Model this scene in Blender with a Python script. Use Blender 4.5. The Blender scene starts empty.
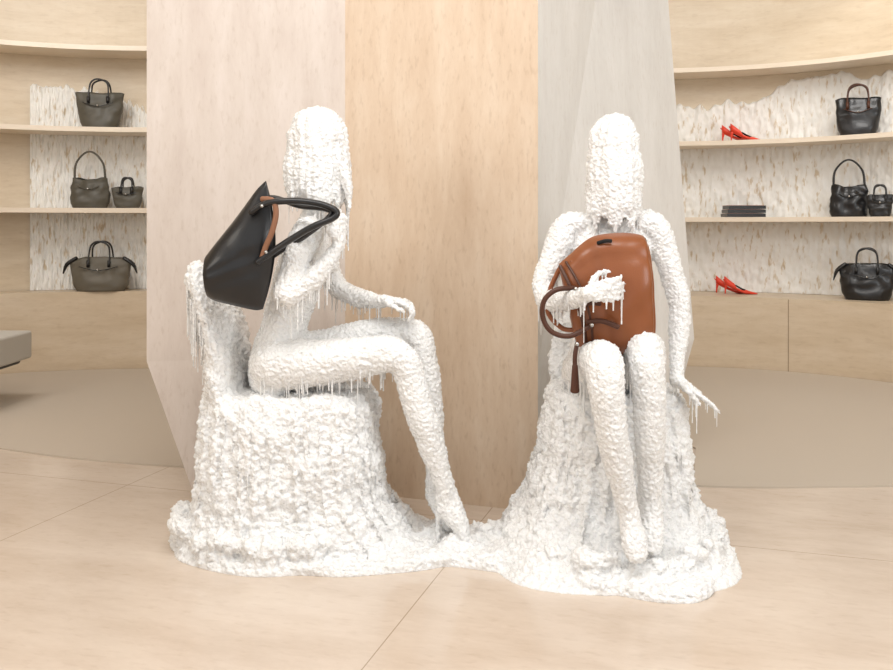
import bpy, bmesh, math, random
from mathutils import Vector, noise, Matrix
random.seed(7)
H=1.08; F=893.0; U0=446.5; V0=225.0
def at(u,v,y):
    """survey helper: metric point for a measured direction at real depth y"""
    return Vector(((u-U0)/F*y, y, H-(v-V0)/F*y))
def lin(c):
    return tuple(((x/255)/12.92 if x/255<=0.04045 else ((x/255+0.055)/1.055)**2.4) for x in c)+(1,)
# ---------------------------------------------------------------- materials
def newmat(name):
    m=bpy.data.materials.new(name); m.use_nodes=True
    nt=m.node_tree; b=nt.nodes['Principled BSDF']
    return m,nt,b
def N(nt,t,**k):
    n=nt.nodes.new(t)
    for a,v in k.items():
        setattr(n,a,v)
    return n
def simple(name,rgb,rough=.5,metal=0,bump=0,bscale=200,coat=0):
    m,nt,b=newmat(name); b.inputs['Base Color'].default_value=lin(rgb)
    b.inputs['Roughness'].default_value=rough; b.inputs['Metallic'].default_value=metal
    b.inputs['Coat Weight'].default_value=coat
    if bump:
        tc=N(nt,'ShaderNodeTexCoord'); n=N(nt,'ShaderNodeTexNoise'); n.inputs['Scale'].default_value=bscale
        n.inputs['Detail'].default_value=4
        bp=N(nt,'ShaderNodeBump'); bp.inputs['Strength'].default_value=bump; bp.inputs['Distance'].default_value=.002
        nt.links.new(tc.outputs['Object'],n.inputs['Vector']); nt.links.new(n.outputs['Fac'],bp.inputs['Height'])
        nt.links.new(bp.outputs[0],b.inputs['Normal'])
    return m
def travertine(name,c1,c2,c3,scale,rough=.4,fleck=.5,rotz=0,tile=None,fs=9,fmap=None):
    m,nt,b=newmat(name); L=nt.links.new
    tc=N(nt,'ShaderNodeTexCoord'); mp=N(nt,'ShaderNodeMapping')
    mp.inputs['Rotation'].default_value=(0,0,rotz); 
    L(tc.outputs['Object'],mp.inputs['Vector'])
    mp2=N(nt,'ShaderNodeMapping'); mp2.inputs['Scale'].default_value=scale
    L(mp.outputs[0],mp2.inputs['Vector'])
    n1=N(nt,'ShaderNodeTexNoise'); n1.inputs['Scale'].default_value=1.6; n1.inputs['Detail'].default_value=9; n1.inputs['Distortion'].default_value=.15
    n1.inputs['Roughness'].default_value=.74
    L(mp2.outputs[0],n1.inputs['Vector'])
    r=N(nt,'ShaderNodeValToRGB'); e=r.color_ramp.elements
    e[0].position=.3; e[0].color=lin(c1); e[1].position=.7; e[1].color=lin(c3)
    x=e.new(.5); x.color=lin(c2)
    L(n1.outputs['Fac'],r.inputs['Fac'])
    mp3=N(nt,'ShaderNodeMapping'); mp3.inputs['Scale'].default_value=fmap or tuple(max(q,1.5)*1.0 for q in scale)
    L(mp.outputs[0],mp3.inputs['Vector'])
    n2=N(nt,'ShaderNodeTexNoise'); n2.inputs['Scale'].default_value=fs; n2.inputs['Detail'].default_value=4
    L(mp3.outputs[0],n2.inputs['Vector'])
    r2=N(nt,'ShaderNodeValToRGB'); r2.color_ramp.elements[0].position=.3; r2.color_ramp.elements[0].color=(.76,.70,.64,1)
    r2.color_ramp.elements[1].position=.44; r2.color_ramp.elements[1].color=(1,1,1,1)
    L(n2.outputs['Fac'],r2.inputs['Fac'])
    mx=N(nt,'ShaderNodeMixRGB',blend_type='MULTIPLY'); mx.inputs['Fac'].default_value=fleck
    L(r.outputs[0],mx.inputs[1]); L(r2.outputs[0],mx.inputs[2])
    out=mx.outputs[0]
    if tile:
        sp=N(nt,'ShaderNodeSeparateXYZ'); L(mp.outputs[0],sp.inputs[0])
        fac=None
        for ax,off,pitch in tile:
            a=N(nt,'ShaderNodeMath',operation='SUBTRACT'); L(sp.outputs[ax],a.inputs[0]); a.inputs[1].default_value=off
            d=N(nt,'ShaderNodeMath',operation='PINGPONG'); L(a.outputs[0],d.inputs[0]); d.inputs[1].default_value=pitch/2
            l=N(nt,'ShaderNodeMath',operation='LESS_THAN'); L(d.outputs[0],l.inputs[0]); l.inputs[1].default_value=.0018
            if fac is None: fac=l.outputs[0]
            else:
                q=N(nt,'ShaderNodeMath',operation='MAXIMUM'); L(fac,q.inputs[0]); L(l.outputs[0],q.inputs[1]); fac=q.outputs[0]
        mj=N(nt,'ShaderNodeMixRGB'); L(fac,mj.inputs['Fac']); L(out,mj.inputs[1]); mj.inputs[2].default_value=lin((172,154,134)); out=mj.outputs[0]
    L(out,b.inputs['Base Color']); b.inputs['Roughness'].default_value=rough
    return m
M_floor=travertine('travertine_floor',(199,181,163),(211,195,179),(221,207,192),(.8,2.2,1),rough=.17,fleck=.24,
                   rotz=math.radians(17),tile=[(0,-.831,1.52),(1,3.16,1.6)],fs=9,fmap=(2,5,2))
M_colA=travertine('travertine_cool_lit',(201,187,177),(210,198,188),(218,207,199),(6,6,1.3),fleck=.3,fs=10,fmap=(8,8,2.5))  # cool light on the left facet tinted into the stone colour
M_colB=travertine('travertine_warm_lit',(202,177,151),(212,190,166),(221,203,182),(6,6,1.3),fleck=.42,fs=10,fmap=(8,8,2.5))  # same stone, warm light from the left put into the colour
M_colC=travertine('travertine_pale_lit',(207,204,200),(215,213,209),(222,220,217),(6,6,1.3),fleck=.22,fs=10,fmap=(8,8,2.5))  # same stone, cool light from the right painted in as grey-white
M_wall=travertine('travertine_wall',(199,181,155),(210,194,170),(219,206,185),(.9,.9,5),fleck=.25)
M_plinth=travertine('travertine_plinth',(198,178,151),(208,190,165),(217,201,179),(.9,.9,5),fleck=.25)
M_shelf=travertine('travertine_shelf',(220,204,182),(228,214,195),(234,222,206),(.9,.9,5),fleck=.15)
M_carpet=simple('carpet_taupe',(192,180,165),.95,bump=.5,bscale=300)
M_ceil=simple('plaster_ceiling',(238,237,235),.8)
def waxmat():
    m,nt,b=newmat('white_wax'); L=nt.links.new
    b.inputs['Base Color'].default_value=(.93,.93,.92,1); b.inputs['Roughness'].default_value=.24
    b.inputs['Subsurface Weight'].default_value=.25; b.inputs['Subsurface Radius'].default_value=(.02,.02,.019)
    b.inputs['Subsurface Scale'].default_value=.3
    tc=N(nt,'ShaderNodeTexCoord')
    n=N(nt,'ShaderNodeTexNoise'); n.inputs['Scale'].default_value=120; n.inputs['Detail'].default_value=4; n.inputs['Roughness'].default_value=.65
    v=N(nt,'ShaderNodeTexVoronoi'); v.inputs['Scale'].default_value=95
    L(tc.outputs['Object'],n.inputs['Vector']); L(tc.outputs['Object'],v.inputs['Vector'])
    a=N(nt,'ShaderNodeMath',operation='SUBTRACT'); L(n.outputs['Fac'],a.inputs[0]); L(v.outputs['Distance'],a.inputs[1])
    bp=N(nt,'ShaderNodeBump'); bp.inputs['Strength'].default_value=.8; bp.inputs['Distance'].default_value=.0055
    L(a.outputs[0],bp.inputs['Height']); L(bp.outputs[0],b.inputs['Normal'])
    return m
M_wax=waxmat()
def waxwall():
    m,nt,b=newmat('wax_drip_wall'); L=nt.links.new
    tc=N(nt,'ShaderNodeTexCoord'); mp=N(nt,'ShaderNodeMapping'); mp.inputs['Scale'].default_value=(34,34,10)
    L(tc.outputs['Object'],mp.inputs['Vector'])
    n=N(nt,'ShaderNodeTexNoise'); n.inputs['Scale'].default_value=1; n.inputs['Detail'].default_value=3
    L(mp.outputs[0],n.inputs['Vector'])
    r=N(nt,'ShaderNodeValToRGB'); e=r.color_ramp.elements
    e[0].position=.31; e[0].color=lin((206,189,164)); e[1].position=.43; e[1].color=lin((238,236,231))
    L(n.outputs['Fac'],r.inputs['Fac']); L(r.outputs[0],b.inputs['Base Color'])
    b.inputs['Roughness'].default_value=.5
    bp=N(nt,'ShaderNodeBump'); bp.inputs['Strength'].default_value=.6; bp.inputs['Distance'].default_value=.015
    L(n.outputs['Fac'],bp.inputs['Height']); L(bp.outputs[0],b.inputs['Normal'])
    return m
M_waxwall=waxwall()
M_black=simple('black_leather',(21,21,23),.34,bump=.25,bscale=400,coat=.15)
M_blackin=simple('black_lining_and_shade',(12,12,13),.8)
M_brown=simple('cognac_leather',(136,76,38),.38,bump=.3,bscale=300,coat=.12)
M_brownD=simple('dark_brown_leather',(76,40,22),.45)
M_tan=simple('tan_edge',(140,96,70),.5)
M_olive=simple('olive_grey_leather',(80,76,66),.5,bump=.2)
M_oliveL=simple('taupe_grey_leather',(100,94,82),.5,bump=.2)
M_red=simple('coral_red_leather',(226,66,42),.35)
M_metal=simple('silver_metal',(190,190,188),.25,1)
M_bench=simple('grey_fabric',(190,186,178),.9,bump=.3)
M_pink=simple('pale_pink_paper',(190,140,130),.7)
M_dark=simple('dark_plate',(60,58,56),.5)
M_joint=simple('joint_dark',(150,130,106),.8)
# ---------------------------------------------------------------- mesh builder
def catmull(P,sub):
    if sub<=1: return P
    out=[]; n=len(P)
    for i in range(n-1):
        p0=P[max(i-1,0)];p1=P[i];p2=P[i+1];p3=P[min(i+2,n-1)]
        for k in range(sub):
            t=k/sub
            out.append([.5*((2*b)+(-a+c)*t+(2*a-5*b+4*c-d)*t*t+(-a+3*b-3*c+d)*t**3) for a,b,c,d in zip(p0,p1,p2,p3)])
    out.append(list(P[-1])); return out
class MB:
    def __init__(s): s.v=[];s.f=[];s.m=[];s.mats=[]
    def mi(s,mat):
        if mat not in s.mats: s.mats.append(mat)
        return s.mats.index(mat)
    def face(s,idx,mat): s.f.append(tuple(idx)); s.m.append(s.mi(mat))
    def rings(s,R,mat,cap=True,closed=True):
        b=len(s.v); n=len(R[0])
        for r in R: s.v.extend([tuple(p) for p in r])
        for i in range(len(R)-1):
            for j in range(n if closed else n-1):
                k=(j+1)%n
                s.face((b+i*n+j,b+i*n+k,b+(i+1)*n+k,b+(i+1)*n+j),mat)
        if cap:
            s.face([b+j for j in range(n)][::-1],mat); s.face([b+(len(R)-1)*n+j for j in range(n)],mat)
    def tube(s,pts,mat,n=14,ref=None,sub=4,dome=True):
        """pts: list of (Vector, ra[, rb])  ra: across ref-perp axis, rb: along ref"""
        P=[[*p[0],p[1],(p[2] if len(p)>2 else p[1])] for p in pts]
        P=catmull(P,sub); C=[Vector(p[:3]) for p in P]
        R=[]; prev=None
        m=len(C)
        T=[]
        for i in range(m):
            t=(C[min(i+1,m-1)]-C[max(i-1,0)]); 
            if t.length<1e-9: t=Vector((0,0,1))
            T.append(t.normalized())
        fr=[]
        for i in range(m):
            t=T[i]
            if ref is not None: b=Vector(ref)
            elif prev is None: b=Vector((0,0,1)) if abs(t.z)<.8 else Vector((0,1,0))
            else: b=prev
            b=(b-t*b.dot(t)); b.normalize(); prev=b; a=t.cross(b); fr.append((a,b))
        def ring(c,a,b,ra,rb): return [c+a*ra*math.cos(2*math.pi*k/n)+b*rb*math.sin(2*math.pi*k/n) for k in range(n)]
        if dome:
            for an in (80,55,28):
                q=math.radians(an); a,b=fr[0]; rm=min(P[0][3],P[0][4])
                R.append(ring(C[0]-T[0]*rm*math.sin(q),a,b,P[0][3]*math.cos(q),P[0][4]*math.cos(q)))
        for i in range(m): R.append(ring(C[i],*fr[i],P[i][3],P[i][4]))
        if dome:
            for an in (28,55,80):
                q=math.radians(an); a,b=fr[-1]; rm=min(P[-1][3],P[-1][4])
                R.append(ring(C[-1]+T[-1]*rm*math.sin(q),a,b,P[-1][3]*math.cos(q),P[-1][4]*math.cos(q)))
        s.rings(R,mat)
    def box(s,c,d,mat,rot=0):
        x,y,z=d[0]/2,d[1]/2,d[2]/2; b=len(s.v); M=Matrix.Rotation(rot,3,'Z')
        for p in [(-x,-y,-z),(x,-y,-z),(x,y,-z),(-x,y,-z),(-x,-y,z),(x,-y,z),(x,y,z),(-x,y,z)]:
            s.v.append(tuple(Vector(c)+M@Vector(p)))
        for q in [(0,3,2,1),(4,5,6,7),(0,1,5,4),(1,2,6,5),(2,3,7,6),(3,0,4,7)]: s.face([b+i for i in q],mat)
    def mesh(s,name,smooth=True):
        me=bpy.data.meshes.new(name); me.from_pydata(s.v,[],s.f)
        for mt in s.mats: me.materials.append(mt)
        me.polygons.foreach_set('material_index',s.m)
        bm=bmesh.new(); bm.from_mesh(me); bmesh.ops.recalc_face_normals(bm,faces=bm.faces)
        bm.to_mesh(me); bm.free()
        me.polygons.foreach_set('use_smooth',[smooth]*len(me.polygons)); me.update()
        return me
    def obj(s,name,smooth=True,loc=None,rot=0,bevel=0,subsurf=0,autosmooth=None):
        me=s.mesh(name,smooth)
        if loc is None:
            xs=[v.co for v in me.vertices]
            o=Vector(((min(v.x for v in xs)+max(v.x for v in xs))/2,(min(v.y for v in xs)+max(v.y for v in xs))/2,min(v.z for v in xs)))
            if s.keep: o=Vector((0,0,0))
            me.transform(Matrix.Translation(-o)); loc=o
        ob=bpy.data.objects.new(name,me); ob.location=loc; ob.rotation_euler=(0,0,rot)
        bpy.context.collection.objects.link(ob)
        if bevel:
            b=ob.modifiers.new('bevel','BEVEL'); b.width=bevel; b.segments=3; b.limit_method='ANGLE'
        if subsurf:
            b=ob.modifiers.new('sub','SUBSURF'); b.levels=subsurf; b.render_levels=subsurf
        return ob
    keep=False
# ---------------------------------------------------------------- room
def prism_ring(name,pts_front,pts_back,z0,z1,mat):
    mb=MB(); mb.keep=True
    n=len(pts_front); b=len(mb.v)
    for (x,y) in pts_front: mb.v+= [(x,y,z0),(x,y,z1)]
    for (x,y) in pts_back: mb.v+= [(x,y,z0),(x,y,z1)]
    o=2*n
    for i in range(n-1):
        mb.face((2*i,2*i+2,2*i+3,2*i+1),mat)
        mb.face((o+2*i,o+2*i+1,o+2*i+3,o+2*i+2),mat)
        mb.face((2*i+1,2*i+3,o+2*i+3,o+2*i+1),mat)
        mb.face((2*i,o+2*i,o+2*i+2,2*i+2),mat)
    mb.face((0,1,o+1,o),mat); k=2*n-2; mb.face((k,o+k,o+k+1,k+1),mat)
    return mb.obj(name,smooth=False)
def arc(c,r,a0,a1,n=72):
    return [(c[0]+r*math.cos(math.radians(a0+(a1-a0)*i/n)),c[1]+r*math.sin(math.radians(a0+(a1-a0)*i/n))) for i in range(n+1)]
CL=(-2.2,4.43); CR=(1.5,4.87); ZC=3.6
mb=MB(); mb.keep=True; mb.box((0,2.6,-.05),(12,10.6,.1),M_floor); mb.obj('floor',smooth=False)
mb=MB(); mb.keep=True; mb.box((0,2.6,ZC+.05),(12,10.6,.1),M_ceil); mb.obj('ceiling',smooth=False)
prism_ring('wall_niche_west',arc(CL,2.5,180,60),arc(CL,2.65,180,60),0,ZC,M_wall)
prism_ring('wall_niche_east',arc(CR,2.5,115,0),arc(CR,2.65,115,0),0,ZC,M_wall)
p0=arc(CL,2.5,180,60)[-1]; p1=arc(CR,2.5,115,0)[0]
prism_ring('wall_back',[p0,p1],[(p0[0],p0[1]+.15),(p1[0],p1[1]+.15)],0,ZC,M_wall)
prism_ring('wall_left',[(-4.7,4.43),(-4.7,-1.5)],[(-4.85,4.43),(-4.85,-1.5)],0,ZC,M_wall)
prism_ring('wall_right',[(4.0,4.87),(4.0,-1.5)],[(4.15,4.87),(4.15,-1.5)],0,ZC,M_wall)
prism_ring('display_plinth',arc(CL,2.25,178,62),arc(CL,2.48,178,62),0,.585,M_plinth)
prism_ring('display_plinth',arc(CR,1.95,113,2),arc(CR,2.48,113,2),0,.54,M_plinth)
for z in (1.205,1.80,2.40):
    prism_ring('wall_shelf',arc(CL,2.15,178,62),arc(CL,2.498,178,62),z-.035,z,M_shelf)
for z in (1.14,1.735,2.31):
    prism_ring('wall_shelf',arc(CR,2.15,113,2),arc(CR,2.498,113,2),z-.035,z,M_shelf)
def joint(c,r,a,z1,name):
    a=math.radians(a); mb=MB(); mb.keep=True
    mb.box((c[0]+(r-.0005)*math.cos(a),c[1]+(r-.0005)*math.sin(a),z1/2),(.003,.005,z1-.01),M_joint,rot=a)
    mb.obj(name,smooth=False)
joint(CR,1.95,59,.54,'trim_1'); joint(CR,1.95,25,.54,'trim_2'); joint(CL,2.25,140,.585,'trim_3')
def backing(c,r,a0,a1,z0,topf,name):
    mb=MB(); mb.keep=True; na=460; nz=130; g=[]
    for i in range(na+1):
        t=i/na; a=math.radians(a0+(a1-a0)*t); top=topf(t)+.05*noise.noise(Vector((t*30,0,3)))+.03*noise.noise(Vector((t*90,5,3)))
        col=[]
        for j in range(nz+1):
            s_=j/nz; z=z0+(top-z0)*s_
            d=.018+.018*noise.noise(Vector((t*140,z*9,1)))+.010*noise.noise(Vector((t*300,z*24,4)))
            if j==nz: d=-.004
            rr=r-max(d,-.004)
            col.append((c[0]+rr*math.cos(a),c[1]+rr*math.sin(a),z))
        g.append(col)
    for col in g: mb.v+=col
    for i in range(na):
        for j in range(nz):
            mb.face((i*(nz+1)+j,(i+1)*(nz+1)+j,(i+1)*(nz+1)+j+1,i*(nz+1)+j+1),M_waxwall)
    mb.obj(name)
backing(CL,2.495,112.2,62,.587,lambda t:2.13-.34*t+.05*math.sin(t*9),'wax_wall_cladding')
def rtop(t):
    P=[(0,1.95),(.24,1.95),(.28,2.06),(.34,2.04),(.38,2.10),(.41,2.05),(.47,2.22),(.53,2.25),(.58,2.2),(1,2.2)]
    for i in range(len(P)-1):
        if P[i][0]<=t<=P[i+1][0]:
            f=(t-P[i][0])/(P[i+1][0]-P[i][0]); f=f*f*(3-2*f); return P[i][1]*(1-f)+P[i+1][1]*f
    return 2.2
backing(CR,2.495,113,2,.542,rtop,'wax_wall_cladding')
def column():
    mb=MB(); mb.keep=True
    def ring(z,A,D,Fp,E=(.9,5.0)): return [(*p,z) for p in (A,(-.411,3.62),(.344,3.36),D,E,Fp)]
    R=[ring(0,(-.97,3.47),(.98,4.1),(-.85,4.5)),ring(.545,(-1.175,3.5),(1.165,4.2),(-1.1,4.6)),
       ring(ZC,(-1.175,3.5),(.93,4.2),(-1.1,4.6))]
    for r in R: mb.v+=r
    mats=[M_colA,M_colB,M_colC,M_colA,M_colA,M_colA]
    for i in range(2):
        for j in range(6):
            k=(j+1)%6; mb.face((i*6+j,i*6+k,(i+1)*6+k,(i+1)*6+j),mats[j])
    mb.face([5,4,3,2,1,0],M_colA); mb.face([12,13,14,15,16,17],M_colA)
    mb.obj('faceted_stone_column',smooth=False)
column()
def carpet(pts,name):
    P=catmull([list(p) for p in pts[0]],6)+[list(p) for p in pts[1]]
    mb=MB(); mb.keep=True; n=len(P)
    R=[[(x,y,.0) for x,y in P],[(x,y,.008) for x,y in P]]
    mb.rings(R,M_carpet); mb.obj(name,smooth=False)
cl=[(x,y) for x,y in arc(CL,2.24,64,160,30)]
carpet(([(-4.3,5.3),(-3.8,5.1),(-3.2,4.85),(-2.6,4.52),(-2.0,4.23),(-1.58,4.07),(-1.16,3.97),(-1.02,3.96)],[(-1.12,4.7)]+cl),'carpet')
cr=[(x,y) for x,y in arc(CR,1.94,2,112,30)]
carpet(([(1.02,3.68),(1.3,3.66),(1.84,3.68),(2.6,3.75),(3.3,3.95),(3.7,4.2)],cr+[(.95,5.2),(1.2,4.3)]),'carpet')
# ---------------------------------------------------------------- wax
def remesh(mb,voxel,smooth_it=4):
    me=mb.mesh('tmp'); ob=bpy.data.objects.new('tmp',me); bpy.context.collection.objects.link(ob)
    r=ob.modifiers.new('r','REMESH'); r.mode='VOXEL'; r.voxel_size=voxel
    if smooth_it:
        q=ob.modifiers.new('s','SMOOTH'); q.factor=.5; q.iterations=smooth_it
    dg=bpy.context.evaluated_depsgraph_get(); dg.update()
    m2=bpy.data.meshes.new_from_object(ob.evaluated_get(dg))
    bpy.data.objects.remove(ob)
    return m2
def wax_finish(me,disp,name,ndrips=0,dripf=None,nz=-.45,Lr=(.015,.055)):
    nrm=[v.normal.copy() for v in me.vertices]
    for v,n in zip(me.vertices,nrm):
        v.co+=n*disp(v.co,n)
    cand=[(v.co.copy()) for v,n in zip(me.vertices,nrm) if n.z<nz and v.co.z>.2]
    db=MB()
    if dripf: cand=[c for c in cand if dripf(c)]
    for _ in range(ndrips if cand else 0):
        c=random.choice(cand); L=random.uniform(*Lr)*(2.4 if random.random()<.2 else 1); r=random.uniform(.0014,.003)
        db.tube([(c+Vector((0,0,.008)),r*2),(c-Vector((0,0,L*.25)),r*1.1),(c-Vector((0,0,L*.85)),r*.7),(c-Vector((0,0,L)),r*.9)],M_wax,n=6,sub=1)
    bm=bmesh.new(); bm.from_mesh(me)
    if ndrips and cand:
        dm=db.mesh('d'); bm.from_mesh(dm)
    for f in bm.faces: f.smooth=True; f.material_index=0
    xs=[v.co for v in bm.verts]
    o=Vector(((min(v.x for v in xs)+max(v.x for v in xs))/2,(min(v.y for v in xs)+max(v.y for v in xs))/2,min(v.z for v in xs)))
    bmesh.ops.translate(bm,verts=bm.verts,vec=-o)
    m3=bpy.data.meshes.new(name); bm.to_mesh(m3); bm.free(); m3.materials.append(M_wax)
    ob=bpy.data.objects.new(name,m3); ob.location=o; bpy.context.collection.objects.link(ob); return ob
def lump(co,s):
    q=co*s; q=q+Vector((noise.noise(q*.7),noise.noise(q*.7+Vector((9,2,4))),noise.noise(q*.7+Vector((1,7,5)))))*.5
    return .42-noise.voronoi(q)[0][0]
def superring(x0,x1,y0,y1,z,n=48,e=3.2):
    cx,cy=(x0+x1)/2,(y0+y1)/2; rx,ry=(x1-x0)/2,(y1-y0)/2; out=[]
    for k in range(n):
        a=2*math.pi*k/n; c,s_=math.cos(a),math.sin(a)
        out.append((cx+rx*math.copysign(abs(c)**(2/e),c),cy+ry*math.copysign(abs(s_)**(2/e),s_),z))
    return out
def base():
    mb=MB()
    out=[(-.905,2.986),(-.82,2.85),(-.714,2.775),(-.58,2.735),(-.45,2.75),(-.33,2.735),(-.235,2.75),(-.083,2.785),(.011,2.82),(.136,2.78),(.2,2.76),(.282,2.70),(.37,2.66),(.444,2.60),
         (.5,2.60),(.581,2.56),(.65,2.545),(.724,2.555),(.785,2.62),(.81,2.74),(.88,2.84),(.93,2.95),(.935,3.1),(.90,3.28),(.78,3.36),(.6,3.33),(.42,3.27),(.25,3.22),(.12,3.13),(-.05,3.18),(-.2,3.28),(-.5,3.36),(-.8,3.34),(-.9,3.2)]
    P=catmull([list(p) for p in out]+[list(out[0])],4)[:-1]
    def inset(P,d):
        n=len(P); R=[]
        for i in range(n):
            a=Vector(P[i-2]);b=Vector(P[(i+2)%n]); t=(b-a).normalized(); nn=Vector((-t.y,t.x)); q=Vector(P[i])+nn*d; R.append((q.x,q.y))
        return R
    mb.rings([[(x,y,-.004) for x,y in P],[(x,y,.022) for x,y in P],[(x,y,.038) for x,y in inset(P,.015)]],M_wax)
    Lz=[(.0,-.91,-.02,2.78,3.36),(.04,-.885,-.08,2.79,3.35),(.085,-.865,-.145,2.80,3.34),(.16,-.845,-.205,2.82,3.33),(.31,-.83,-.24,2.84,3.32),(.48,-.825,-.245,2.865,3.3),(.525,-.81,-.26,2.89,3.28)]
    mb.rings([superring(a,b,c,d,z) for z,a,b,c,d in Lz],M_wax)
    Rz=[(.0,.14,.94,2.60,3.36),(.05,.19,.89,2.68,3.34),(.10,.23,.855,2.76,3.33),(.175,.28,.83,2.81,3.32),(.31,.325,.815,2.84,3.3),(.48,.345,.80,2.86,3.28),(.525,.36,.785,2.88,3.26)]
    mb.rings([superring(a,b,c,d,z) for z,a,b,c,d in Rz],M_wax)
    bk=[(at(232,400,3.1),.075,.2),(at(226,340,3.1),.062,.2),(at(214,300,3.1),.055,.19),(at(207,278,3.1),.055,.17)]
    mb.tube(bk,M_wax,n=28,ref=(0,1,0),sub=4)
    mb.tube([(at(199,273,2.98),.03),(at(197,272,3.24),.032)],M_wax,sub=3)
    mb.tube([(Vector((.575,3.24,.42)),.05,.2),(Vector((.575,3.27,.6)),.045,.2),(Vector((.575,3.29,.72)),.04,.18)],M_wax,n=28,ref=(1,0,0),sub=4)
    for _ in range(420):
        k=random.random()
        if k<.4: a=random.uniform(0,2*math.pi); x=-.53+.37*math.cos(a); y=3.07+.29*math.sin(a)
        elif k<.75: a=random.uniform(0,2*math.pi); x=.57+.33*math.cos(a); y=3.0+.34*math.sin(a)
        else: x=random.uniform(-.3,.4); y=random.uniform(2.88,3.1)
        if y>3.33: y=3.3
        r=random.uniform(.012,.04)
        c=Vector((x,y,random.uniform(.01,.04) if k>.75 else random.uniform(.01,.09)))
        mb.tube([(c-Vector((r*.4,0,0)),r),(c+Vector((r*.4,0,0)),r*.8)],M_wax,n=10,sub=1)
    for L_ in (Lz,Rz):
        for _ in range(130):
            a=random.uniform(0,2*math.pi); zt=random.uniform(.40,.515); zb=random.uniform(.15,.40) if random.random()<.75 else random.uniform(.04,.2)
            r0=random.uniform(.0045,.008)
            pts=[]
            for q in range(5):
                z=zt+(zb-zt)*q/4
                for i in range(len(L_)-1):
                    if L_[i][0]<=z<=L_[i+1][0]:
                        f=(z-L_[i][0])/(L_[i+1][0]-L_[i][0]); S=[L_[i][j]*(1-f)+L_[i+1][j]*f for j in range(1,5)]; break
                e=3.2; c_,s_=math.cos(a),math.sin(a); k=1.02
                pts.append((Vector(((S[0]+S[1])/2+k*(S[1]-S[0])/2*math.copysign(abs(c_)**(2/e),c_),(S[2]+S[3])/2+k*(S[3]-S[2])/2*math.copysign(abs(s_)**(2/e),s_),z)),r0))
            mb.tube(pts,M_wax,n=8,sub=1)
    me=remesh(mb,.0056,1)
    def disp(co,n):
        if co.z<.004: return 0
        up=min(1,co.z/.45)
        d=lump(co,46)*.018*(1-.3*up)+lump(co+Vector((3,1,7)),90)*.012+noise.noise(co*11)*.015+noise.noise(co*160)*.003
        side=1-abs(n.z)
        d+=noise.noise(Vector((co.x*60,co.y*60,co.z*8)))*.004*side*up
        return d*min(1,co.z/.02)
    ob=wax_finish(me,disp,'melted_wax_plinth',400,lambda c:c.z>.25,nz=-.2,Lr=(.02,.08))
base()
def hand(mb,wr,d,side,up,curl=.5,spread=.12,sc=1.0,thumb=1,curls=None):
    """wr wrist, d finger direction, side toward thumb, up = back of hand"""
    d=Vector(d).normalized(); up=Vector(up); up=(up-d*up.dot(d)).normalized(); side=Vector(side); sd=d.cross(up); 
    if sd.dot(side)<0: sd=-sd
    mb.tube([(wr,.021*sc,.025*sc),(wr+d*.035*sc,.016*sc,.036*sc),(wr+d*.08*sc,.013*sc,.039*sc)],M_wax,n=14,ref=sd,sub=3)
    lens=[.070,.078,.072,.056]
    for i in range(4):
        off=(1.5-i)*.0215*sc
        fd=(d+sd*spread*(1.5-i)*.55).normalized()
        p=wr+d*.08*sc+sd*off; a=0; pts=[(p-d*.02*sc,.0096*sc)]
        cc=(curls[i] if curls else curl)
        pts.append((p,.0096*sc))
        for k,(fr,r) in enumerate(((.45,.0092),(.32,.0084),(.23,.0075))):
            a+=cc*(.55,.8,.6)[k]
            dirv=fd*math.cos(a)-up*math.sin(a); p=p+dirv*lens[i]*fr*sc; pts.append((p,r*sc))
        mb.tube(pts,M_wax,n=8,sub=2)
    p=wr+d*.02*sc+sd*.026*sc*thumb
    t1=p+(d*.6+sd*.8*thumb-up*.2)*.034*sc; t2=t1+(d*.9+sd*.3*thumb-up*.3)*.03*sc; t3=t2+(d*.95-up*.35)*.022*sc
    mb.tube([(p,.0135*sc),(t1,.0118*sc),(t2,.0108*sc),(t3,.009*sc)],M_wax,n=8,sub=2)
def hair(mb,c,rx,ry,ztop,zb,n,arc0=0,arc1=360,jit=.035,taper=.9):
    for i in range(n):
        a=math.radians(arc0+(arc1-arc0)*(i+random.uniform(-.3,.3))/n); e=zb(a)+random.uniform(-jit,jit)
        p=lambda k,z:Vector((c.x+rx*k*math.cos(a),c.y+ry*k*math.sin(a),z))
        mb.tube([(p(.84,ztop),.012),(p(.91,(ztop*.6+e*.4)),.014),(p(.93*taper,e+.03),.011),(p(.92*taper,e),.005)],M_wax,n=8,sub=2)
def headshape(mb,u,y,vtop,vmid,vbot,rx,ry,taper,ref,lean=0):
    pts=[]; hh=(vmid-vtop)
    for k in range(0,13):
        an=(.06+.94*k/12)*math.pi/2; s=math.sin(an)**.85
        v=vmid-hh*math.cos(an); pts.append((at(u,v,y),rx*s,ry*s))
    for k in range(1,6):
        q=k/5; v=vmid+(vbot-vmid)*q; s=1-(1-taper)*q**1.5
        pts.append((at(u+lean*q,v,y),rx*s,ry*s))
    mb.tube(pts,M_wax,n=28,ref=ref,sub=1,dome=False)
def body_disp(zh):
    def f(co,n):
        d=lump(co,76)*.0080+noise.noise(co*13)*.005+lump(co+Vector((5,2,1)),125)*.0055+noise.noise(co*220)*.0012
        if co.z>zh: d+=noise.noise(Vector((co.x*52,co.y*52,co.z*7)))*.009
        return d-.001
    return f
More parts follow.
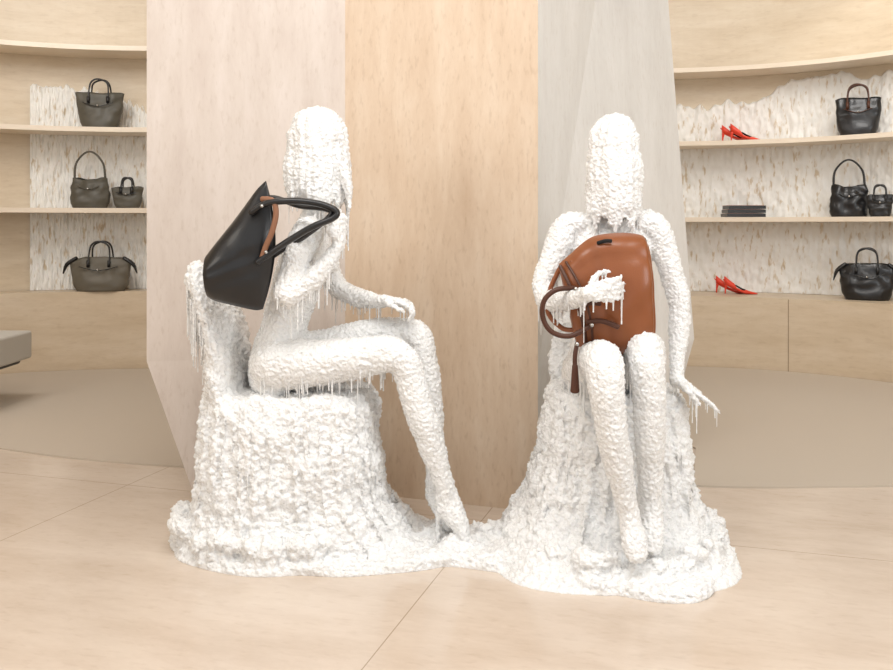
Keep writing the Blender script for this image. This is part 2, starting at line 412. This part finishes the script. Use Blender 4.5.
def fig_west():
    mb=MB()
    T=[(at(276,374,3.04),.095,.145),(at(280,352,3.04),.092,.145),(at(287,318,3.04),.078,.113),(at(298,280,3.04),.083,.125),(at(308,250,3.04),.082,.142),(at(312,228,3.04),.058,.125),(at(314,210,3.03),.042,.052),(at(316,190,3.03),.045,.05)]
    mb.tube(T,M_wax,n=28,ref=(0,1,0),sub=5)
    for yy in (2.98,3.10): mb.tube([(at(322,262,yy),.042),(at(331,265,yy),.030)],M_wax,sub=1)
    headshape(mb,317.5,3.03,107,141,198,.106,.098,.92,(0,1,0),lean=2)
    c=at(318,150,3.03)
    hair(mb,c,.114,.104,c.z,lambda a:at(0,210-16*(math.cos(a)<-.3),3.03).z,32,jit=.03,taper=.98)
    for yy in (2.95,2.98,3.01,3.04,3.07,3.1): mb.tube([(at(343,165,yy),.015),(at(348,192,yy),.013),(at(349,random.uniform(206,219),yy),.005)],M_wax,n=8,sub=2)
    mb.tube([(at(308,232,2.93),.056),(at(304,240,2.88),.053),(at(294,268,2.85),.045),(at(285,296,2.83),.039),(at(303,287,2.83),.038),(at(325,266,2.84),.032),(at(338,246,2.86),.023)],M_wax,n=16,sub=4)
    hand(mb,at(339,243,2.865),(-.0,.15,1),(-1,0,0),(.9,-.5,0),curl=.9,sc=1.0)
    mb.tube([(at(312,234,3.14),.056),(at(318,250,3.19),.052),(at(330,275,3.22),.043),(at(343,291,3.2),.038),(at(362,298,3.13),.034),(at(381,302,3.06),.024)],M_wax,n=16,sub=4)
    hand(mb,at(382,300,3.05),(1,-.15,-.1),(0,-1,0),(.1,0,1),curl=1.0,sc=1.0)
    mb.tube([(at(276,364,2.96),.092),(at(310,363,2.94),.082),(at(350,359,2.93),.071),(at(385,354,2.93),.062),(at(403,361,2.93),.056),(at(412,385,2.93),.052),(at(423,420,2.93),.052),(at(437,462,2.94),.041),(at(447,495,2.95),.033)],M_wax,n=20,sub=4)
    mb.tube([(at(444,484,2.95),.034,.032),(at(449,505,2.95),.045,.036),(at(459,524,2.94),.035,.04),(at(466,540,2.93),.018,.034)],M_wax,n=16,ref=(0,1,0),sub=4)
    mb.tube([(at(440,500,2.95),.016),(at(438,530,2.96),.009),(at(438,548,2.96),.008)],M_wax,n=10,sub=2)
    mb.tube([(at(285,360,3.12),.09),(at(330,350,3.12),.077),(at(370,338,3.11),.068),(at(405,334,3.1),.060),(at(418,340,3.09),.056),(at(424,365,3.08),.051),(at(428,400,3.07),.052),(at(433,445,3.06),.041),(at(437,480,3.05),.033)],M_wax,n=20,sub=4)
    mb.tube([(at(436,470,3.05),.034,.032),(at(437,495,3.04),.042,.034),(at(444,513,3.02),.032,.038),(at(449,527,3.0),.018,.032)],M_wax,n=16,ref=(0,1,0),sub=4)
    me=remesh(mb,.0043,1)
    wax_finish(me,body_disp(1.12),'wax_covered_mannequin',300)
fig_west()
def fig_east():
    mb=MB()
    T=[(at(612,376,3.06),.10,.155),(at(612,352,3.06),.095,.15),(at(612,315,3.05),.08,.115),(at(611,280,3.05),.085,.13),(at(610,250,3.05),.085,.145),(at(610,228,3.06),.06,.14),(at(611,212,3.06),.046,.062),(at(613,190,3.05),.045,.05)]
    mb.tube(T,M_wax,n=28,ref=(1,0,0),sub=5)
    for xx in (590,630): mb.tube([(at(xx,258,2.99),.042),(at(xx,262,2.965),.032)],M_wax,sub=1)
    headshape(mb,614,3.03,114,146,212,.094,.087,.88,(1,0,0))
    c=at(614,155,3.03)
    hair(mb,c,.094,.102,c.z,lambda a:at(0,224,3.03).z,32,jit=.035,taper=.95)
    mb.tube([(at(576,226,3.05),.052),(at(566,230,3.05),.053),(at(553,258,3.02),.046),(at(543,285,2.97),.041),(at(548,299,2.92),.040),(at(562,300,2.83),.036),(at(578,298,2.74),.031),(at(587,295,2.69),.025)],M_wax,n=16,sub=4)
    hand(mb,at(586,294,2.675),(1,.05,.14),(0,0,1),(.1,-1,0),curl=.55,spread=.06,sc=.9)
    mb.tube([(at(645,224,3.05),.052),(at(656,229,3.05),.051),(at(668,262,3.04),.044),(at(679,300,3.02),.039),(at(679,330,3.0),.035),(at(677,358,2.96),.029),(at(676,382,2.92),.023)],M_wax,n=16,sub=4)
    hand(mb,at(676,380,2.92),(.85,-.2,-.55),(0,-1,0),(.5,0,.8),curl=.12,spread=.25,sc=1.05)
    mb.tube([(at(588,372,3.03),.09),(at(592,368,2.9),.081),(at(598,362,2.76),.069),(at(603,362,2.68),.06),(at(606,378,2.64),.056),(at(609,410,2.64),.051),(at(614,445,2.655),.050),(at(622,485,2.67),.040),(at(628,515,2.68),.033)],M_wax,n=20,sub=4)
    mb.tube([(at(627,505,2.68),.034),(at(631,525,2.67),.035,.038),(at(635,545,2.64),.029,.04),(at(637,558,2.62),.018,.032)],M_wax,n=16,ref=(1,0,0),sub=4)
    mb.tube([(at(634,372,3.03),.09),(at(640,362,2.93),.081),(at(644,352,2.82),.069),(at(645,350,2.75),.06),(at(647,366,2.71),.056),(at(649,400,2.71),.051),(at(650,435,2.72),.049),(at(651,475,2.74),.039),(at(651,505,2.75),.032)],M_wax,n=20,sub=4)
    mb.tube([(at(651,495,2.75),.034),(at(651,515,2.74),.035,.038),(at(652,535,2.71),.029,.038),(at(652,550,2.69),.018,.032)],M_wax,n=16,ref=(1,0,0),sub=4)
    me=remesh(mb,.0043,1)
    wax_finish(me,body_disp(1.12),'wax_covered_mannequin',280)
fig_east()
# ---------------------------------------------------------------- held bags
def sheetbag(mb,secs,depth,th,mat,ns=15,prof=None,sub=4,bulge=None,wr=.004,ws=.05,fold=None):
    """secs: list of (upper(u,v), lower(u,v), thickness) sections across the bag"""
    P=catmull([[*a,*b,t] for a,b,t in secs],sub); R=[]
    for q,p in enumerate(P):
        tt=q/(len(P)-1); ring=[]
        for sgn in (-1,1):
            rng=range(ns) if sgn<0 else range(ns-1,-1,-1)
            for k in rng:
                s_=k/(ns-1)
                u=p[0]*(1-s_)+p[2]*s_; v=p[1]*(1-s_)+p[3]*s_
                if bulge: u+=bulge(s_,tt)
                w=prof(s_)*p[4]; w=max(w,.004)
                w+=wr*noise.noise(Vector((u*ws,v*ws,sgn*3)))
                if fold: w+=fold(s_,tt)
                ring.append(Vector(((u-U0)/F*depth,depth+sgn*w,H-(v-V0)/F*depth)))
        R.append(ring)
    mb.rings(R,mat)
def strap(mb,pts,mat,w=.010,t=.0025,ref=(0,1,0),sub=6):
    mb.tube([(p,t,w) for p in pts],mat,n=10,ref=ref,sub=sub)
mb=MB()
tent=lambda s:(1-abs(2*s-1)**2.2)**.6*.7+.3*(1-abs(s-.42)/.58)
B=2.82
sheetbag(mb,[((206,256),(208,297),.050),((213,247),(216,301),.064),((236,218),(236,306),.060),((256,191),(255,310),.045),((266,181),(263,309),.02)],B,.06,M_black,prof=tent,ns=21,sub=6,bulge=lambda s,t:10*t*t*math.sin(math.pi*s),
   fold=lambda s,t:-.008*math.exp(-((s-.42-.12*t)/.05)**2)*math.sin(math.pi*t)-.006*math.exp(-((s-.72+.1*t)/.05)**2)*math.sin(math.pi*t))
strap(mb,[at(252,212,B-.045),at(268,203,B-.06),at(295,201,B-.06),at(320,204,B-.05),at(336,211,B-.045),at(333,218,B-.05),at(312,227,B-.06),at(290,240,B-.055),at(272,252,B-.05),at(258,262,B-.055)],M_black,w=.014,t=.0105)
strap(mb,[at(258,200,B+.03),at(275,198,B+.03),at(300,206,B+.02),at(326,209,B-.02),at(330,216,B-.03),at(305,236,B+.0),at(288,246,B+.03),at(270,258,B+.03)],M_black,w=.013,t=.009)
strap(mb,[at(262,199,B-.05),at(273,201,B-.064),at(276,214,B-.066),at(272,232,B-.064),at(266,246,B-.058),at(262,258,B-.055)],M_tan,w=.006,t=.009)
for u,v in ((262,206),(266,252)): mb.tube([(at(u,v,B-.07),.006),(at(u,v,B-.04),.006)],M_metal,n=10,sub=1)
mb.obj('black_leather_tote_bag')
mb=MB(); B=2.82
pill=lambda s:(1-abs(2*s-1)**3.2)**.5
def bfold(s,t):
    return -.010*math.exp(-((t-.30-.08*s)/.04)**2)-.008*math.exp(-((t-.82)/.03)**2)-.006*math.exp(-((s-.16-.04*t)/.04)**2)*min(1,t*3)*(t<.95)+.006*math.sin(s*9+t*5)*math.sin(math.pi*t)
sheetbag(mb,[((559,264),(578,349),.03),((568,256),(586,353),.055),((590,238),(604,355),.078),((614,233),(628,355),.088),((637,234),(645,353),.086),((646,240),(652,348),.068),((651,262),(655,335),.025)],B,.07,M_brown,prof=pill,ns=27,sub=7,wr=.011,ws=.045,fold=bfold)
strap(mb,[at(560,266,B-.03),at(572,290,B-.065),at(582,318,B-.07),at(586,345,B-.045)],M_brownD,w=.004,t=.006)
strap(mb,[at(566,262,B-.03),at(580,286,B-.075),at(590,316,B-.08),at(593,346,B-.05)],M_brownD,w=.004,t=.004)
strap(mb,[at(574,288,B-.07),at(556,290,B-.085),at(544,301,B-.085),at(543,318,B-.08),at(552,332,B-.08),at(570,336,B-.085),at(590,326,B-.085)],M_brownD,w=.009,t=.008,sub=8)
strap(mb,[at(572,262,B-.03),at(563,264,B+.04),at(550,290,B+.06),at(548,312,B+.06),at(562,328,B+.05),at(576,330,B+.03)],M_brown,w=.008,t=.008,sub=8)
strap(mb,[at(588,322,B-.085),at(602,321,B-.096),at(618,327,B-.10)],M_brownD,w=.005,t=.008)
strap(mb,[at(578,306,B-.078),at(592,303,B-.09),at(600,304,B-.096)],M_brownD,w=.005,t=.007)
strap(mb,[at(598,243,B-.055),at(605,241,B-.062),at(611,241,B-.065)],M_blackin,w=.004,t=.006)
for u,v in ((592,325),(576,289),(577,344)): mb.tube([(at(u,v,B-.100),.007),(at(u,v,B-.06),.007)],M_metal,n=12,sub=1)
strap(mb,[at(577,344,B-.09),at(575,356,B-.10),at(575,368,B-.10)],M_brownD,w=.004,t=.007)
mb.tube([(at(575,366,B-.10),.009,.006),(at(575,380,B-.10),.012,.007),(at(575,391,B-.10),.014,.008)],M_brownD,n=12,ref=(0,1,0),sub=2)
mb.obj('brown_leather_handbag')
# ---------------------------------------------------------------- shelf goods
def tote(name,x,y,z,rot,wb,wt,h,d,mat,hmat,handle='pair',hh=.16,hw=.12,wing=0,seed=0,slouch=1,lean=0):
    slouch*=.7
    mb=MB(); R=[]; n=56
    NR=18
    for i in range(NR+1):
        t=i/NR; w=wb+(wt-wb)*t**(1.2 if wing==0 else 2.0); w*=1+.05*math.sin(math.pi*min(1,t*1.1)); dd=d*(1-.6*t**1.5)
        corner=min(1,t*6+.0); w*=.9+.1*corner; dd*=.88+.12*corner
        zz=h*t
        ring=superring(-w/2,w/2,-dd/2,dd/2,0,n=n,e=2.6)
        rr=[]
        for (a,b,_) in ring:
            q=noise.noise(Vector((a*13+seed*3.3,b*9,t*5)))*.022*slouch*math.sin(math.pi*min(1,t*.8+.08))
            fold=.006*slouch*math.sin(a*70+seed)*t*t
            xn=a/(w/2)
            top=(-.03*slouch*t**2*(1-abs(xn)**2)+ .012*slouch*noise.noise(Vector((a*15+seed,3,b*10)))*t) + (wing*abs(xn)**3*t*t if wing else -.025*abs(xn)**4*t*t)
            rr.append((a+lean*t+q*.6,b+(q+fold)*(1 if b>0 else -1),max(0,zz+top)))
        R.append(rr)
    top=R[-1]
    inner=[(lean+(a-lean)*.95,b*.7,zc-.004) for a,b,zc in top]
    R.append(inner); mb.rings(R,mat,cap=False)
    low=[(lean+(a-lean)*.9,b*.6,zc-.03) for a,b,zc in top]
    mb.rings([inner,low],M_blackin,cap=False); mb.face([len(mb.v)-n+k for k in range(n)],M_blackin)
    mb.face([k for k in range(n)][::-1],mat)
    if handle=='pair':
        for sg in (-1,1):
            yy=sg*d*.25
            mb.tube([(Vector((-hw/2,yy*1.5,h*.72)),.006),(Vector((-hw/2,yy,h*.98)),.006),(Vector((-hw*.42,yy*.8,h+hh*.65)),.007),(Vector((-hw*.15+sg*.008,yy*.7,h+hh*.98)),.007),(Vector((hw*.15+sg*.008,yy*.7,h+hh*.98)),.007),(Vector((hw*.42,yy*.8,h+hh*.65)),.007),(Vector((hw/2,yy,h*.98)),.006),(Vector((hw/2,yy*1.5,h*.72)),.006)],hmat,n=8,sub=5)
            for q in (-1,1): mb.box((q*hw/2,sg*d*.37,h*.74),(.02,.012,.05),hmat)
    else:
        mb.tube([(Vector((-wt*.44,0,h*.90)),.009),(Vector((-wt*.40,0,h+hh*.5)),.008),(Vector((-wt*.14,0,h+hh*.97)),.007),(Vector((wt*.12,0,h+hh*.97)),.007),(Vector((wt*.38,0,h+hh*.5)),.008),(Vector((wt*.44,0,h*.90)),.009)],hmat,n=8,sub=5)
    if wing:
        for q in (-1,1):
            mb.tube([(Vector((q*wt*.38,-d*.12,h*.88)),.014,.02),(Vector((q*wt*.52,-d*.12,h*.72)),.014,.03),(Vector((q*wt*.58,-d*.10,h*.48)),.004,.012)],hmat,n=10,ref=(0,1,0),sub=3)
    strap(mb,[Vector((-wt*.3,-d*.40,h*.66)),Vector((0,-d*.47,h*.56)),Vector((wt*.3,-d*.40,h*.66))],hmat,w=.005,t=.003)
    mb.tube([(Vector((0,-d*.50,h*.58)),.008),(Vector((0,-d*.44,h*.58)),.008)],M_metal,n=10,sub=1)
    return mb.obj(name,loc=(x,y,z),rot=rot)
def onarc(c,r,u):
    k=(u-U0)/F
    A=1+k*k; Bq=-2*(k*c[0]+c[1]); C=c[0]**2+c[1]**2-r*r
    y=(-Bq+math.sqrt(Bq*Bq-4*A*C))/(2*A); x=k*y
    return x,y,math.atan2(y-c[1],x-c[0])-math.pi/2
RL=2.31; RR=2.31
def put(name,side,u,z,**k):
    x,y,r=onarc(CL if side=='L' else CR,RL if side=='L' else RR,u); return tote(name,x,y,z,r*.6,**k)
put('leather_tote_bag','L',100,1.80,wb=.26,wt=.36,h=.29,d=.15,mat=M_olive,hmat=M_black,hh=.08,hw=.14,seed=1)
put('leather_shoulder_bag','L',90,1.205,wb=.27,wt=.25,h=.25,d=.13,mat=M_olive,hmat=M_olive,handle='hobo',hh=.17,seed=2,slouch=1.6)
put('small_leather_handbag','L',127.5,1.205,wb=.18,wt=.24,h=.18,d=.09,mat=M_olive,hmat=M_black,hh=.05,hw=.08,seed=3)
put('winged_leather_handbag','L',101,.585,wb=.38,wt=.46,h=.28,d=.18,mat=M_oliveL,hmat=M_black,hh=.09,hw=.15,wing=-.06,seed=4,slouch=1.3)
put('leather_tote_bag','R',858,1.735,wb=.26,wt=.31,h=.30,d=.15,mat=M_black,hmat=M_brownD,hh=.08,hw=.14,seed=5)
put('leather_shoulder_bag','R',849,1.14,wb=.26,wt=.24,h=.26,d=.13,mat=M_black,hmat=M_black,handle='hobo',hh=.16,seed=6,slouch=1.6)
put('small_leather_handbag','R',880,1.14,wb=.14,wt=.18,h=.18,d=.08,mat=M_black,hmat=M_black,hh=.05,hw=.08,seed=7)
x,y,r=onarc(CR,2.2,867); tote('winged_leather_handbag',x,y,.54,r*.6,wb=.32,wt=.38,h=.29,d=.18,mat=M_black,hmat=M_black,hh=.08,hw=.14,wing=-.05,seed=8,slouch=1.3)
def pump(x,y,z,rot):
    mb=MB(); L=.25; R=[]; n=16
    for i in range(15):
        t=i/14; xx=-L/2+L*t
        sole=.075*(1-min(1,t/.68))**1.3 if t<.68 else 0
        w=.026+.012*math.sin(math.pi*min(1,t*1.05)) ; w*= (1 if t<.72 else max(.12,1-((t-.72)/.28)**1.6))
        hgt=.055*(1-t)**1.2+.012 if t<.3 else (.024 if t<.6 else .030*(1-(t-.6)/.4)+.008)
        ring=[]
        for k in range(n):
            a=2*math.pi*k/n; ring.append((xx,w*math.cos(a),sole+hgt/2+hgt/2*math.sin(a)))
        R.append(ring)
    mb.rings(R,M_red)
    mb.tube([(Vector((-.04,0,.068)),.02,.006),(Vector((.01,0,.04)),.02,.006),(Vector((.03,0,.034)),.012,.005)],M_blackin,n=12,sub=2,ref=(0,0,1))  # dark inset painted in as the shaded opening of the solid shoe
    mb.tube([(Vector((-.112,0,.075)),.014),(Vector((-.118,0,.04)),.007),(Vector((-.12,0,.005)),.005)],M_red,n=10,sub=2,dome=False)
    mb.tube([(Vector((-.11,.02,.09)),.004),(Vector((-.135,0,.115)),.004),(Vector((-.11,-.02,.09)),.004)],M_red,n=6,sub=4)
    mb.obj('red_high_heel_shoe',loc=(x,y,z),rot=rot)
for u,z in ((747,1.735),(741,.54)):
    x,y,r=onarc(CR,2.24 if z<1 else 2.28,u); pump(x,y,z,-.1)
    pump(x-.04,y+.085,z,-.2)
x,y,r=onarc(CR,2.28,743); mb=MB()
for i in range(3):
    mb.box((0+.004*i,0,.0155+.031*i),(.30-.006*i,.16,.026),M_black); mb.box((0,0,.0295+.031*i),(.28,.145,.003),M_pink)
mb.obj('stacked_black_boxes',smooth=False,loc=(x,y,1.1405),rot=0)
# bench
mb=MB(); bx=-3.16; by=5.27
mb.box((bx,by,.345),(1.2,.5,.17),M_bench); mb.box((bx,by,.245),(1.1,.42,.03),M_dark)
for sx in (-.45,.2):
    for sy in (-.17,.17): mb.box((bx+sx,by+sy,.119),(.05,.05,.222),M_dark)
mb.obj('upholstered_bench',smooth=False,bevel=.02)
# ---------------------------------------------------------------- lights
def area(name,loc,tgt,size,e,col=(1,1,1),sy=None):
    l=bpy.data.lights.new(name,'AREA'); l.energy=e; l.color=col; l.size=size
    if sy: l.shape='RECTANGLE'; l.size_y=sy
    o=bpy.data.objects.new(name,l); o.location=loc; o.rotation_euler=(Vector(tgt)-Vector(loc)).to_track_quat('-Z','Y').to_euler()
    bpy.context.collection.objects.link(o)
def spot(name,loc,tgt,e,ang,col=(1,.96,.9),blend=.6):
    l=bpy.data.lights.new(name,'SPOT'); l.energy=e; l.color=col; l.spot_size=math.radians(ang); l.spot_blend=blend; l.shadow_soft_size=.08
    o=bpy.data.objects.new(name,l); o.location=loc; o.rotation_euler=(Vector(tgt)-Vector(loc)).to_track_quat('-Z','Y').to_euler()
    bpy.context.collection.objects.link(o)
area('overhead_softbox',(0,1.5,3.5),(0,2.2,0),2.6,80,(1,.99,.975),1.2)  # broad softbox added as key light under the unseen ceiling
area('window_light',(3.7,.6,2.0),(0,3.2,.8),1.8,74,(.9,.955,1))
area('warm_light',(-3.6,.4,2.4),(0,3.4,.8),1.6,38,(1,.945,.87))
area('niche_fill',(-2.5,4.5,3.3),(-2.7,6.7,1.0),1.2,42,(1,.985,.96))  # fill added in front of the left niche to brighten its shelves
area('niche_fill',(2.3,4.8,3.3),(2.6,7.1,1.0),1.2,44,(1,.985,.96))  # matching added fill for the right niche
spot('downlight',(2.95,6.0,3.5),(3.05,6.65,2.2),20,55)
spot('downlight',(-2.6,5.9,3.5),(-2.6,6.8,1.8),6,60)
w=bpy.data.worlds.new('w'); bpy.context.scene.world=w; w.use_nodes=True
w.node_tree.nodes['Background'].inputs[0].default_value=(1,.99,.98,1); w.node_tree.nodes['Background'].inputs[1].default_value=.92
# ---------------------------------------------------------------- camera
cd=bpy.data.cameras.new('camera'); cam=bpy.data.objects.new('camera',cd); bpy.context.collection.objects.link(cam)
cam.location=(0,0,H); cam.rotation_euler=(math.pi/2,0,0); cd.sensor_width=36; cd.lens=36
cd.shift_y=-(335-V0)/F; cd.clip_start=.05
bpy.context.scene.camera=cam
bpy.context.scene.view_settings.view_transform='Standard'
bpy.context.scene.view_settings.look='None'
